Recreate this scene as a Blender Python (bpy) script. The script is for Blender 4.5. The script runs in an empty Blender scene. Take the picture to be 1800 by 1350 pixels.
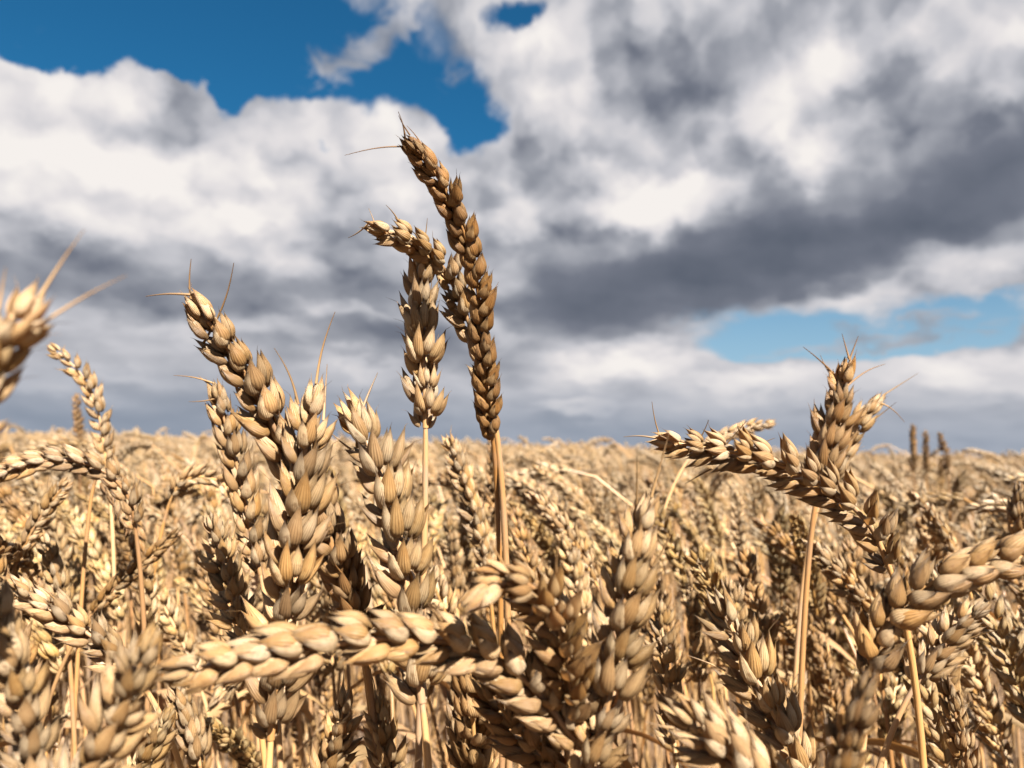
import bpy, math, random
import numpy as np
from mathutils import Vector, Matrix

R = math.radians
rng = random.Random(11)
scene = bpy.context.scene
COL = scene.collection

# ------------------------------------------------------------------ camera
FPX = 1413.0                       # focal length in pixels of the 1800 px wide photograph
CAM_H = 0.835
PITCH, ROLL = R(4.4), R(1.45)
cam_d = bpy.data.cameras.new("camera")
cam = bpy.data.objects.new("camera", cam_d)
COL.objects.link(cam)
scene.camera = cam
FWD = Vector((0, math.cos(PITCH), math.sin(PITCH)))
UP0 = Vector((0, -math.sin(PITCH), math.cos(PITCH)))
RT0 = Vector((1, 0, 0))
RT = RT0 * math.cos(ROLL) + UP0 * math.sin(ROLL)
UPV = UP0 * math.cos(ROLL) - RT0 * math.sin(ROLL)
CAM = Vector((0, 0, CAM_H))
cam.matrix_world = Matrix(((RT.x, UPV.x, -FWD.x, CAM.x), (RT.y, UPV.y, -FWD.y, CAM.y),
                           (RT.z, UPV.z, -FWD.z, CAM.z), (0, 0, 0, 1)))
cam_d.sensor_width = 36
cam_d.lens = 36 * FPX / 1800
cam_d.clip_start, cam_d.clip_end = 0.02, 6000
cam_d.dof.use_dof = True
cam_d.dof.focus_distance = 0.232
cam_d.dof.aperture_fstop = cam_d.lens / 1.55      # about 1.5 mm wide pupil, as in a phone
cam_d.dof.aperture_blades = 0


def at(px, py, d):
    """world point seen at photo pixel (px, py), d metres along the view axis"""
    return CAM + (FWD + RT * ((px - 900) / FPX) + UPV * ((675 - py) / FPX)) * d


# ------------------------------------------------------------------ light and sky
SUN_EL, SUN_AZ = R(43), R(153)                    # azimuth from +Y (view direction) towards +X
sun_dir = Vector((math.cos(SUN_EL) * math.sin(SUN_AZ), math.cos(SUN_EL) * math.cos(SUN_AZ), math.sin(SUN_EL)))
sd = bpy.data.lights.new("sun", 'SUN')
sd.energy, sd.angle, sd.color = 5.0, R(0.53), (1.0, 0.95, 0.87)
so = bpy.data.objects.new("sun", sd)
so.rotation_euler = sun_dir.to_track_quat('Z', 'Y').to_euler()
COL.objects.link(so)
scene.view_settings.view_transform = 'Standard'
scene.view_settings.look = 'None'
scene.view_settings.gamma = 1
scene.view_settings.exposure = 2.33
scene.cycles.use_denoising = True
scene.cycles.max_bounces = 8
scene.cycles.diffuse_bounces = 4
scene.cycles.transmission_bounces = 4
scene.cycles.caustics_reflective = scene.cycles.caustics_refractive = False

world = bpy.data.worlds.new("World")
scene.world = world
world.use_nodes = True


class NT:
    """small helper to write node trees as expressions"""
    def __init__(s, tree):
        s.t = tree
        s.n = tree.nodes
        s.l = tree.links

    def new(s, kind, **kw):
        n = s.n.new(kind)
        for k, v in kw.items():
            setattr(n, k, v)
        return n

    def put(s, sock, v):
        if isinstance(v, bpy.types.NodeSocket):
            s.l.new(v, sock)
        elif v is not None:
            sock.default_value = v

    def math(s, op, a, b=None, c=None, clamp=False):
        n = s.new('ShaderNodeMath', operation=op, use_clamp=clamp)
        s.put(n.inputs[0], a); s.put(n.inputs[1], b)
        if c is not None:
            s.put(n.inputs[2], c)
        return n.outputs[0]

    def vmath(s, op, a, b=None, scale=None):
        n = s.new('ShaderNodeVectorMath', operation=op)
        s.put(n.inputs[0], a); s.put(n.inputs[1], b)
        if scale is not None:
            s.put(n.inputs['Scale'], scale)
        return n.outputs['Value'] if op in ('LENGTH', 'DOT_PRODUCT') else n.outputs['Vector']

    def rng(s, v, a, b, c, d, smooth=True):
        n = s.new('ShaderNodeMapRange', interpolation_type='SMOOTHSTEP' if smooth else 'LINEAR')
        for i, q in enumerate((v, a, b, c, d)):
            s.put(n.inputs[i], q)
        return n.outputs[0]

    def noise(s, vec, scale, detail=4, rough=0.55, dist=0.0, out=0, lac=2.0, dim='3D'):
        n = s.new('ShaderNodeTexNoise', noise_dimensions=dim)
        s.put(n.inputs['Vector'], vec)
        n.inputs['Scale'].default_value = scale
        n.inputs['Detail'].default_value = detail
        n.inputs['Roughness'].default_value = rough
        n.inputs['Lacunarity'].default_value = lac
        n.inputs['Distortion'].default_value = dist
        return n.outputs[out]

    def mix(s, f, a, b, mode='MIX'):
        n = s.new('ShaderNodeMix', data_type='RGBA', blend_type=mode)
        s.put(n.inputs[0], f); s.put(n.inputs[6], a); s.put(n.inputs[7], b)
        return n.outputs[2]

    def ramp(s, f, stops, mode='LINEAR'):
        n = s.new('ShaderNodeValToRGB')
        cr = n.color_ramp
        cr.interpolation = mode
        while len(cr.elements) < len(stops):
            cr.elements.new(0.5)
        for e, (p, c) in zip(cr.elements, stops):
            e.position = p
            e.color = (c[0], c[1], c[2], 1)
        s.put(n.inputs[0], f)
        return n.outputs[0]


def lin(*c):
    """sRGB 0-255 -> linear"""
    return tuple(((v / 255) / 12.92 if v / 255 <= 0.04045 else ((v / 255 + 0.055) / 1.055) ** 2.4) for v in c)


def sky_angles(px, py):
    d = (at(px, py, 1.0) - CAM).normalized()
    return math.atan2(d.x, d.y), math.asin(d.z)


def build_world():
    T = NT(world.node_tree)
    T.n.clear()
    out = T.new('ShaderNodeOutputWorld')
    bg = T.new('ShaderNodeBackground')
    T.l.new(bg.outputs[0], out.inputs[0])
    bg.inputs['Strength'].default_value = 0.05
    sky = T.new('ShaderNodeTexSky', sky_type='NISHITA')
    sky.sun_disc = False
    sky.sun_elevation = SUN_EL
    sky.sun_rotation = SUN_AZ
    sky.air_density, sky.dust_density, sky.ozone_density = 1.0, 0.6, 2.0
    tc = T.new('ShaderNodeTexCoord').outputs['Generated']
    sep = T.new('ShaderNodeSeparateXYZ')
    T.l.new(tc, sep.inputs[0])
    az = T.math('ARCTAN2', sep.outputs[0], sep.outputs[1])
    el = T.math('ARCSINE', sep.outputs[2])
    cmb = T.new('ShaderNodeCombineXYZ')
    T.l.new(az, cmb.inputs[0]); T.l.new(el, cmb.inputs[1])
    P = cmb.outputs[0]
    # cloud detail gets flatter and finer towards the horizon
    els = T.math('MULTIPLY', T.math('LOGARITHM', T.math('ADD', T.math('MAXIMUM', el, 0.0), 0.16), math.e), 0.60)
    cq = T.new('ShaderNodeCombineXYZ')
    T.l.new(az, cq.inputs[0]); T.l.new(els, cq.inputs[1]); cq.inputs[2].default_value = 3.7
    Q = cq.outputs[0]
    # domain warp: large soft + small billowy
    w1 = T.vmath('SUBTRACT', T.noise(Q, 5.0, 3, 0.5, out=1, dim='2D'), (0.5, 0.5, 0.5))
    w2 = T.vmath('SUBTRACT', T.noise(Q, 17.0, 5, 0.58, out=1, dim='2D'), (0.5, 0.5, 0.5))
    PW = T.vmath('ADD', P, T.vmath('ADD', T.vmath('SCALE', w1, scale=0.08), T.vmath('SCALE', w2, scale=0.045)))
    PS = PW
    PD = T.vmath('ADD', P, T.vmath('ADD', T.vmath('SCALE', w1, scale=0.09), T.vmath('SCALE', w2, scale=0.018)))

    def blobs(vec, items, start):
        acc = start
        for px, py, rx, ry, rot, wgt in items:
            a, e = sky_angles(px, py)
            m = T.new('ShaderNodeMapping', vector_type='TEXTURE')
            T.l.new(vec, m.inputs['Vector'])
            m.inputs['Location'].default_value = (a, e, 0)
            m.inputs['Rotation'].default_value = (0, 0, R(rot))
            m.inputs['Scale'].default_value = (rx / FPX, ry / FPX, 1)
            ln = T.vmath('LENGTH', m.outputs[0])
            acc = T.math('ADD', acc, T.rng(ln, 0.0, 1.0, wgt, 0.0))
        return acc

    fb = T.noise(Q, 7.0, 7, 0.56, 0.25, dim='2D')
    fb2 = T.noise(T.vmath('ADD', Q, (4.1, 2.2, 0.9)), 22.0, 5, 0.6, 0.2, dim='2D')
    # heaped lobes, and which side of each lobe faces the light
    def lobes(off):
        q = T.vmath('ADD', T.vmath('ADD', Q, off), T.vmath('SCALE', w2, scale=0.045))
        v = T.new('ShaderNodeTexVoronoi', feature='SMOOTH_F1', voronoi_dimensions='2D')
        T.l.new(q, v.inputs['Vector'])
        v.inputs['Scale'].default_value = 4.0
        v.inputs['Smoothness'].default_value = 0.5
        v.inputs['Detail'].default_value = 2.6
        v.inputs['Roughness'].default_value = 0.52
        v.inputs['Lacunarity'].default_value = 2.3
        return T.math('MULTIPLY', v.outputs['Distance'], -1.0)
    lob = lobes((0, 0, 0))
    rel = T.math('SUBTRACT', lob, lobes((0.014, 0.032, 0)))
    # ---- where there is cloud (positive) or open blue (negative)
    COVER = [
        (160, 10, 620, 190, 3, -2.07), (470, 60, 340, 150, -14, -1.52), (330, 100, 110, 60, -35, -0.49),
        (690, 95, 190, 150, -30, -0.92), (835, 235, 75, 110, -62, -1.83), (800, 170, 80, 90, -50, -1.10), (905, 10, 110, 45, 10, -1.59),
        
        (560, 268, 60, 26, -20, -1.04),
        (1390, 590, 210, 62, 3, -1.77), (1700, 560, 190, 48, 10, -1.65), (1560, 590, 140, 38, 6, -1.10),
        (1480, 440, 260, 70, 12, 0.5), (1250, 60, 260, 120, 0, 0.4), (1560, 500, 200, 40, 8, 0.35),
        (160, 200, 200, 110, 0, 0.9), (310, 170, 70, 70, 0, 0.8), (40, 200, 140, 90, 0, 0.7), (560, 225, 190, 70, -8, 0.8), (740, 235, 90, 50, -25, 0.8),
        (960, 130, 130, 170, 0, 0.9), (910, 40, 60, 60, 0, 0.3), (1650, 640, 170, 55, 0, 0.7), (1330, 665, 160, 40, 0, 0.6),
    ]
    cov = blobs(PW, COVER, T.math('ADD', T.math('MULTIPLY', T.math('SUBTRACT', fb, 0.5), 1.1),
                                 T.math('ADD', T.math('MULTIPLY', T.math('SUBTRACT', fb2, 0.5), 0.5), T.math('MULTIPLY', T.math('ADD', lob, 0.86), 0.85))))
    cov = T.math('ADD', cov, 0.92)
    # away from the photographed half of the sky the cover is simply broken cloud
    away = T.math('MAXIMUM', T.rng(T.math('ABSOLUTE', az), 0.75, 1.5, 0.0, 1.0), T.rng(el, 0.55, 0.95, 0.0, 1.0))
    cov = T.math('SUBTRACT', cov, T.math('MULTIPLY', away, 0.62))
    soft = blobs(P, [(690, 100, 330, 220, 0, 0.9), (880, 170, 160, 200, 0, 0.35), (1480, 570, 460, 120, 0, 1.0)], 0.36)
    alpha = T.rng(cov, 0.0, soft, 0.0, 1.0)
    # torn wisps drifting over the blue
    wm = blobs(PS, [(610, 105, 220, 70, 24, 0.85), (695, 15, 130, 60, 50, 1.0), (815, 90, 100, 110, 0, 0.9), (1540, 585, 360, 44, 8, 0.95)], -0.42)
    wn = T.noise(T.vmath('MULTIPLY', Q, (1.0, 1.5, 1.0)), 15.0, 6, 0.62, 0.6, dim='2D')
    wisp = T.rng(T.math('ADD', wm, T.math('MULTIPLY', T.math('SUBTRACT', wn, 0.5), 2.0)), 0.0, 0.75, 0.0, 0.86)
    alpha = T.math('MAXIMUM', alpha, wisp)
    # ---- how bright the cloud is
    SHADE = [
        # bright
        (150, 230, 300, 180, 5, 0.30), (120, 150, 220, 70, 5, 0.16), (330, 350, 360, 160, 0, 0.26), (620, 330, 260, 110, 0, 0.16), (40, 380, 200, 130, 0, 0.12),
        (960, 120, 150, 180, 15, 0.22), (1000, 60, 260, 90, 0, 0.14), (1130, 350, 150, 85, 14, 0.62), (1225, 320, 70, 60, 20, 0.20), (1420, 290, 100, 60, 25, 0.36),
        (1420, 130, 170, 90, 30, 0.36), (1720, 100, 260, 170, 0, 0.26), (930, 370, 120, 90, 0, 0.22), (1640, 470, 260, 75, 12, 0.30), (1450, 520, 170, 36, 4, 0.20),
        (1080, 640, 210, 55, 6, 0.42), (1660, 640, 230, 50, 0, 0.34), (1320, 672, 160, 38, 0, 0.26), (1000, 720, 130, 22, 2, 0.26), (600, 560, 170, 26, -5, 0.22),
        (380, 590, 220, 36, 0, 0.16), (170, 660, 160, 24, 0, 0.10), (620, 650, 110, 24, -6, 0.20), (1430, 690, 500, 50, 0, 0.10), (860, 590, 90, 30, 0, 0.14), (1240, 560, 110, 36, 15, 0.14),
    ]
    DARK = [
        (270, 232, 130, 48, 8, -0.34), (570, 405, 140, 36, 0, -0.24), (350, 510, 540, 75, 0, -0.19), (640, 505, 220, 55, 0, -0.10), (720, 612, 300, 50, -4, -0.34), (1010, 570, 230, 70, 0, -0.20),
        (1170, 475, 340, 150, 8, -0.34), (1400, 430, 700, 190, 12, -0.13), (1000, 500, 190, 110, 0, -0.16), (1420, 420, 340, 140, 14, -0.21), (1640, 372, 340, 140, 14, -0.26), (1810, 320, 260, 110, 10, -0.20),
        (1150, 205, 240, 120, 20, -0.10), (1260, 80, 110, 180, -10, -0.11), (1480, 500, 90, 18, 4, -0.18), (450, 640, 500, 60, 0, -0.08),
        (300, 730, 900, 75, 0, -0.13), (1100, 760, 300, 40, 0, -0.05), (140, 480, 220, 60, 0, -0.06),
    ]
    sh = blobs(PS, SHADE, 0.56)
    sh = blobs(PD, DARK, sh)
    # low down the clouds are distant streaks, and the shaded undersides are smooth: weaken the billows there
    k = T.math('MULTIPLY', T.rng(el, 0.02, 0.30, 0.25, 1.0), T.rng(sh, 0.10, 0.60, 0.28, 1.0))
    sh = T.math('ADD', sh, T.math('MULTIPLY', T.math('MULTIPLY', rel, 0.95), k))
    sh = T.math('ADD', sh, T.math('MULTIPLY', T.math('SUBTRACT', fb, 0.5), 0.15))
    sh = T.math('ADD', sh, T.math('MULTIPLY', T.math('SUBTRACT', fb2, 0.5), T.math('MULTIPLY', k, 0.10)))
    # thin edges are brighter where they face the sun
    sh = T.math('ADD', sh, T.math('MULTIPLY', T.math('SUBTRACT', 1.0, alpha), 0.06))
    G = 3.9
    ccol = T.ramp(sh, [(0.0, lin(94, 101, 115)), (0.22, lin(118, 123, 136)), (0.42, lin(160, 163, 172)),
                       (0.62, lin(200, 200, 206)), (0.82, lin(230, 226, 227)), (1.0, lin(248, 243, 239))])
    ccol = T.vmath('SCALE', ccol, scale=G)
    # clear air: Nishita, a little deeper and more polarised
    skyc = T.mix(1.0, sky.outputs[0], (0.060, 0.262, 0.352, 1), 'MULTIPLY')
    low = T.rng(el, -0.02, 0.34, 1.0, 0.0)
    skyc = T.mix(T.math('MULTIPLY', low, 0.9), skyc, tuple(G * c for c in lin(184, 209, 227)) + (1,))
    col = T.mix(alpha, skyc, ccol)
    # haze band at the horizon
    hz = T.rng(el, 0.0, 0.10, 0.62, 0.0)
    col = T.mix(hz, col, tuple(G * c for c in lin(138, 153, 173)) + (1,))
    T.l.new(col, bg.inputs['Color'])
    world.cycles.sampling_method = 'MANUAL'
    world.cycles.sample_map_resolution = 512


build_world()
#SKYCUT

# ------------------------------------------------------------------ materials
def straw_material(name, kind):
    m = bpy.data.materials.new(name)
    m.use_nodes = True
    T = NT(m.node_tree)
    T.n.clear()
    out = T.new('ShaderNodeOutputMaterial')
    bs = T.new('ShaderNodeBsdfPrincipled')
    tr = T.new('ShaderNodeBsdfTranslucent')
    mx = T.new('ShaderNodeMixShader')
    uv = T.new('ShaderNodeUVMap', uv_map="UVMap").outputs[0]
    suv = T.new('ShaderNodeSeparateXYZ')
    T.l.new(uv, suv.inputs[0])
    u, v = suv.outputs[0], suv.outputs[1]
    oi = T.new('ShaderNodeObjectInfo')
    geo = T.new('ShaderNodeNewGeometry')
    isl = geo.outputs['Random Per Island']
    obj = T.new('ShaderNodeTexCoord').outputs['Object']
    rnd = oi.outputs['Random']
    n1 = T.noise(T.vmath('ADD', obj, T.vmath('SCALE', (3.1, 1.7, 9.2), scale=rnd)), 260.0 if kind != 'stem' else 40.0, 4, 0.6)
    if kind == 'glume':
        base = T.ramp(T.math('ADD', T.math('MULTIPLY', isl, 0.55), T.math('MULTIPLY', n1, 0.5)),
                      [(0.05, (0.205, 0.103, 0.033)), (0.45, (0.358, 0.243, 0.118)), (0.95, (0.462, 0.386, 0.272))])
        # lengthwise veins
        su = T.math('ADD', T.math('MULTIPLY', u, 17.0), T.math('MULTIPLY', n1, 0.5))
        vein = T.math('POWER', T.math('ABSOLUTE', T.math('SINE', T.math('MULTIPLY', su, math.pi))), 0.55)
        fib = T.noise(T.vmath('MULTIPLY', uv, (70.0, 3.0, 1.0)), 1.0, 3, 0.6)
        line = T.math('MULTIPLY', T.math('SUBTRACT', 1.0, vein), 0.62)
        base = T.mix(line, base, (0.150, 0.072, 0.025, 1))
        base = T.mix(T.math('MULTIPLY', T.rng(fib, 0.45, 0.72, 0.0, 1.0), 0.42), base, (0.20, 0.105, 0.04, 1))
        # brown weathered tips and keels
        tip = T.rng(T.math('ADD', v, T.math('MULTIPLY', T.math('SUBTRACT', n1, 0.5), 0.4)), 0.68, 1.02, 0.0, 1.0)
        tip = T.math('MULTIPLY', tip, T.rng(isl, 0.1, 0.9, 0.30, 0.95))
        base = T.mix(tip, base, (0.055, 0.025, 0.010, 1))
        # blotches
        n2 = T.noise(T.vmath('ADD', obj, (1.0, 2.0, 3.0)), 420.0, 3, 0.6)
        base = T.mix(T.math('MULTIPLY', T.rng(n2, 0.58, 0.72, 0.0, 1.0), 0.5), base, (0.12, 0.055, 0.02, 1))
        hgt = T.math('ADD', T.math('MULTIPLY', vein, 0.5), T.math('ADD', T.math('MULTIPLY', fib, 0.5), T.math('MULTIPLY', n1, 0.4)))
        rough, spec, trf, bdist = 0.44, 0.45, 0.28, 0.0004
    elif kind == 'stem':
        fib = T.noise(T.vmath('MULTIPLY', uv, (26.0, 5.0, 1.0)), 1.0, 4, 0.6)
        base = T.ramp(T.math('ADD', T.math('MULTIPLY', rnd, 0.45), T.math('MULTIPLY', fib, 0.6)),
                      [(0.1, (0.20, 0.095, 0.033)), (0.5, (0.31, 0.178, 0.073)), (0.95, (0.40, 0.275, 0.14))])
        base = T.mix(T.math('MULTIPLY', T.rng(n1, 0.58, 0.72, 0.0, 1.0), 0.4), base, (0.15, 0.075, 0.03, 1))
        sect = T.noise(T.vmath('ADD', T.vmath('MULTIPLY', uv, (0.5, 1.4, 1.0)), T.vmath('SCALE', (7.0, 31.0, 3.0), scale=rnd)), 1.0, 3, 0.6)
        base = T.mix(T.math('MULTIPLY', T.rng(sect, 0.48, 0.66, 0.0, 1.0), 0.6), base, (0.22, 0.155, 0.112, 1))
        hgt = fib
        rough, spec, trf, bdist = 0.36, 0.5, 0.10, 0.00015
    elif kind == 'leaf':
        fib = T.noise(T.vmath('MULTIPLY', uv, (22.0, 4.0, 1.0)), 1.0, 4, 0.6)
        base = T.ramp(fib, [(0.2, (0.18, 0.105, 0.05)), (0.55, (0.29, 0.195, 0.11)), (0.9, (0.37, 0.28, 0.175))])
        hgt = fib
        rough, spec, trf, bdist = 0.6, 0.25, 0.35, 0.0003
    else:                                          # awn
        base = T.ramp(v, [(0.0, (0.24, 0.155, 0.075)), (0.5, (0.15, 0.092, 0.042)), (1.0, (0.075, 0.045, 0.022))])
        hgt = n1
        rough, spec, trf, bdist = 0.5, 0.3, 0.05, 0.0001
    # every object and every plant a little different
    hsv = T.new('ShaderNodeHueSaturation')
    T.put(hsv.inputs['Value'], T.rng(rnd, 0.0, 1.0, 0.70, 1.20, False))
    T.put(hsv.inputs['Saturation'], T.rng(T.math('FRACT', T.math('MULTIPLY', rnd, 7.31)), 0.0, 1.0, 0.90, 1.08, False))
    T.put(hsv.inputs['Color'], base)
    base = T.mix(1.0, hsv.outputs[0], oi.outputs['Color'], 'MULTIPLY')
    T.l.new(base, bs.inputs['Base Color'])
    bs.inputs['Roughness'].default_value = rough
    bs.inputs['Specular IOR Level'].default_value = spec
    T.l.new(T.mix(1.0, base, (1.0, 0.66, 0.34, 1), 'MULTIPLY'), tr.inputs['Color'])
    bp = T.new('ShaderNodeBump')
    bp.inputs['Strength'].default_value = 0.8
    bp.inputs['Distance'].default_value = bdist
    T.l.new(hgt, bp.inputs['Height'])
    T.l.new(bp.outputs[0], bs.inputs['Normal'])
    mx.inputs[0].default_value = trf
    T.l.new(bs.outputs[0], mx.inputs[1]); T.l.new(tr.outputs[0], mx.inputs[2])
    T.l.new(mx.outputs[0], out.inputs[0])
    return m


M_GLUME = straw_material("wheat_husk", 'glume')
M_STEM = straw_material("wheat_straw", 'stem')
M_LEAF = straw_material("dry_leaf", 'leaf')
M_AWN = straw_material("wheat_awn", 'awn')


def soil_material():
    m = bpy.data.materials.new("soil")
    m.use_nodes = True
    T = NT(m.node_tree)
    bs = T.n['Principled BSDF']
    g = T.new('ShaderNodeNewGeometry').outputs['Position']
    n = T.noise(g, 18.0, 8, 0.62)
    T.l.new(T.ramp(n, [(0.3, (0.075, 0.045, 0.026)), (0.6, (0.16, 0.105, 0.065)), (0.8, (0.26, 0.18, 0.11))]), bs.inputs['Base Color'])
    bs.inputs['Roughness'].default_value = 0.95
    bp = T.new('ShaderNodeBump')
    bp.inputs['Distance'].default_value = 0.02
    T.l.new(n, bp.inputs['Height']); T.l.new(bp.outputs[0], bs.inputs['Normal'])
    return m


def canopy_material():
    m = bpy.data.materials.new("distant_canopy")
    m.use_nodes = True
    T = NT(m.node_tree)
    bs = T.n['Principled BSDF']
    g = T.new('ShaderNodeNewGeometry').outputs['Position']
    n = T.noise(g, 9.0, 8, 0.65)
    T.l.new(T.ramp(n, [(0.3, (0.10, 0.06, 0.03)), (0.55, (0.20, 0.137, 0.073)), (0.75, (0.29, 0.215, 0.13))]), bs.inputs['Base Color'])
    bs.inputs['Roughness'].default_value = 0.9
    return m


# ------------------------------------------------------------------ mesh building
class MB:
    def __init__(s):
        s.v, s.f, s.uv, s.mi = [], [], [], []
        s.n = 0

    def grid(s, pts, uvs, closed=True, mi=0, M=None):
        """pts: (rows, cols, 3)"""
        rows, cols = pts.shape[:2]
        p = pts.reshape(-1, 3)
        if M is not None:
            A = np.array(M)
            p = p @ A[:3, :3].T + A[:3, 3]
        b = s.n
        s.v.append(p)
        s.n += len(p)
        cc = cols if closed else cols - 1
        for j in range(rows - 1):
            for i in range(cc):
                i2 = (i + 1) % cols
                s.f.append((b + j * cols + i, b + j * cols + i2, b + (j + 1) * cols + i2, b + (j + 1) * cols + i))
                u0, v0 = uvs[j, i]; u1 = uvs[j, i2][0] if i2 else 1.0
                v1 = uvs[j + 1, i][1]
                s.uv.append(((u0, v0), (u1, v0), (u1, v1), (u0, v1)))
                s.mi.append(mi)

    def mesh(s, name, mats):
        me = bpy.data.meshes.new(name)
        v = np.concatenate(s.v).astype(np.float32)
        f = np.array(s.f, np.int32)
        me.vertices.add(len(v)); me.vertices.foreach_set('co', v.ravel())
        me.loops.add(f.size); me.loops.foreach_set('vertex_index', f.ravel())
        me.polygons.add(len(f))
        me.polygons.foreach_set('loop_start', np.arange(0, f.size, 4, dtype=np.int32))
        me.polygons.foreach_set('material_index', np.array(s.mi, np.int32))
        me.polygons.foreach_set('use_smooth', np.ones(len(f), bool))
        uvl = me.uv_layers.new(name="UVMap")
        uvl.data.foreach_set('uv', np.array(s.uv, np.float32).ravel())
        for m in mats:
            me.materials.append(m)
        me.update(calc_edges=True)
        me.validate()
        return me


S_CTRL = [0, .05, .14, .26, .40, .55, .70, .82, .92, 1.0]
R_CTRL = [.34, .64, .90, 1.0, .98, .83, .57, .32, .14, .045]


def add_floret(mb, M, L, W, Th, nu, nv, incurve, beak, shell=False, keel=0.10, beakbend=0.3):
    """one pointed husk; local z along it, +x its outer (keeled) side"""
    s = np.linspace(0, 1, nv) ** 0.92
    r = np.interp(s, S_CTRL, R_CTRL)
    if beak > 0:
        s = np.concatenate([s, [1 + beak * .5, 1 + beak]])
        r = np.concatenate([r, [0.032, 0.012]])
    if shell:
        a = np.linspace(-R(118), R(118), nu)
    else:
        a = np.linspace(-math.pi, math.pi, nu, endpoint=False)
    ca, sa = np.cos(a), np.sin(a)
    xo = np.where(ca > 0, ca, ca * (0.5 if not shell else 0.8)) + keel * np.maximum(0, ca) ** 10
    ph = (L * 1e6) % 6.28
    rid = 1 + (0.035 + 0.05 * np.clip(s, 0, 1))[:, None] * np.cos(5 * a + ph)[None, :] + 0.03 * np.sin(9 * s + ph)[:, None]
    x = Th * 0.5 * r[:, None] * xo[None, :] * rid
    y = W * 0.5 * r[:, None] * sa[None, :] * rid
    xc = -incurve * L * np.clip(s, 0, 1) ** 2.2 + np.where(s > 1, (s - 1) * L * beakbend, 0) + incurve * L * 0.25
    z = np.repeat((L * s)[:, None], len(a), 1)
    pts = np.stack([x + xc[:, None], y, z], -1)
    uu = np.repeat(((np.arange(len(a)) / len(a)))[None, :], len(s), 0)
    vv = np.repeat(np.clip(s, 0, 1.3)[:, None], len(a), 1)
    mb.grid(pts, np.stack([uu, vv], -1), not shell, 0, M)


STYLES = {'tight': (1.0, 1.0, 1.0, 0.9), 'open': (1.02, 1.08, 1.1, 1.75), 'plump': (0.90, 1.20, 1.22, 1.0)}


def spikelet_into(mb, M0, q, lod, sc=1.0, beak_rate=0.5, style='tight'):
    """a spikelet: local z = its axis, x = outwards from the ear, y = the fan"""
    mm = 0.001 * sc
    nu, nv = {0: (14, 12), 1: (8, 7), 2: (5, 5)}[lod]
    rz = lambda d: Matrix.Rotation(R(d), 4, 'Z')
    rx = lambda d: Matrix.Rotation(R(d), 4, 'X')
    ry = lambda d: Matrix.Rotation(R(d), 4, 'Y')
    tl = lambda x, y, z: Matrix.Translation((x * mm, y * mm, z * mm))
    fl, fw, ft, fs = STYLES[style]
    spread = q.uniform(0.8, 1.35) * fs
    for sgn in (-1, 1):
        # glume (outermost), keel pointing along the fan
        M = M0 @ tl(q.uniform(-.2, .3), sgn * 1.75, q.uniform(-.2, .4)) @ rx(-sgn * (15 * spread + q.uniform(-5, 7))) @ ry(q.uniform(-4, 5)) @ rz(sgn * 90 - sgn * q.uniform(0, 22))
        add_floret(mb, M, q.uniform(8.4, 10.2) * mm * fl, q.uniform(3.3, 4.0) * mm * fw, q.uniform(2.4, 3.0) * mm * ft, nu, nv, q.uniform(.02, .10),
                   q.uniform(.10, .34) * {'plump': .45, 'open': 1.25, 'tight': 1.0}[style], shell=(lod == 0), keel=.16, beakbend=q.uniform(-.2, .9))
        # lemma with the grain in it
        M = M0 @ tl(.5 + q.uniform(-.2, .3), sgn * 1.25, 1.2) @ rx(-sgn * (9 * spread + q.uniform(-4, 5))) @ ry(q.uniform(-3, 6)) @ rz(sgn * 90 - sgn * q.uniform(10, 32))
        bk = q.uniform(.10, .30) if q.random() < beak_rate else q.uniform(.03, .1)
        add_floret(mb, M, q.uniform(10.0, 11.4) * mm * fl, q.uniform(3.7, 4.3) * mm * fw, q.uniform(3.1, 3.7) * mm * ft, nu, nv, q.uniform(.03, .10),
                   bk, keel=.10, beakbend=q.uniform(-.3, .8))
    if lod < 2:
        M = M0 @ tl(.9, q.uniform(-.3, .3), 2.8) @ rx(q.uniform(-6, 6)) @ ry(q.uniform(0, 8))
        add_floret(mb, M, q.uniform(8.4, 9.8) * mm, 3.1 * mm, 2.7 * mm, nu, nv, q.uniform(.02, .08), q.uniform(.05, .2), keel=.12)
    if lod == 0:
        M = M0 @ tl(-.7, q.uniform(-.5, .5), 2.6) @ rx(q.uniform(-7, 7)) @ ry(-q.uniform(2, 8)) @ rz(180)
        add_floret(mb, M, q.uniform(7.6, 8.8) * mm, 2.7 * mm, 2.3 * mm, nu, nv, q.uniform(.02, .08), q.uniform(.03, .15), keel=.12)


def smooth_path(ctrl, n):
    """Catmull-Rom through the control points, resampled to n points of equal spacing"""
    c = [Vector(p) for p in ctrl]
    c = [c[0] * 2 - c[1]] + c + [c[-1] * 2 - c[-2]]
    raw = []
    for i in range(1, len(c) - 2):
        p0, p1, p2, p3 = c[i - 1], c[i], c[i + 1], c[i + 2]
        for k in range(24):
            t = k / 24
            raw.append(0.5 * ((2 * p1) + (p2 - p0) * t + (2 * p0 - 5 * p1 + 4 * p2 - p3) * t * t + (3 * p1 - p0 - 3 * p2 + p3) * t ** 3))
    raw.append(c[-2])
    a = np.array([list(p) for p in raw])
    d = np.concatenate([[0], np.cumsum(np.linalg.norm(np.diff(a, axis=0), axis=1))])
    t = np.linspace(0, d[-1], n)
    return np.stack([np.interp(t, d, a[:, k]) for k in range(3)], -1), d[-1]


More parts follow.
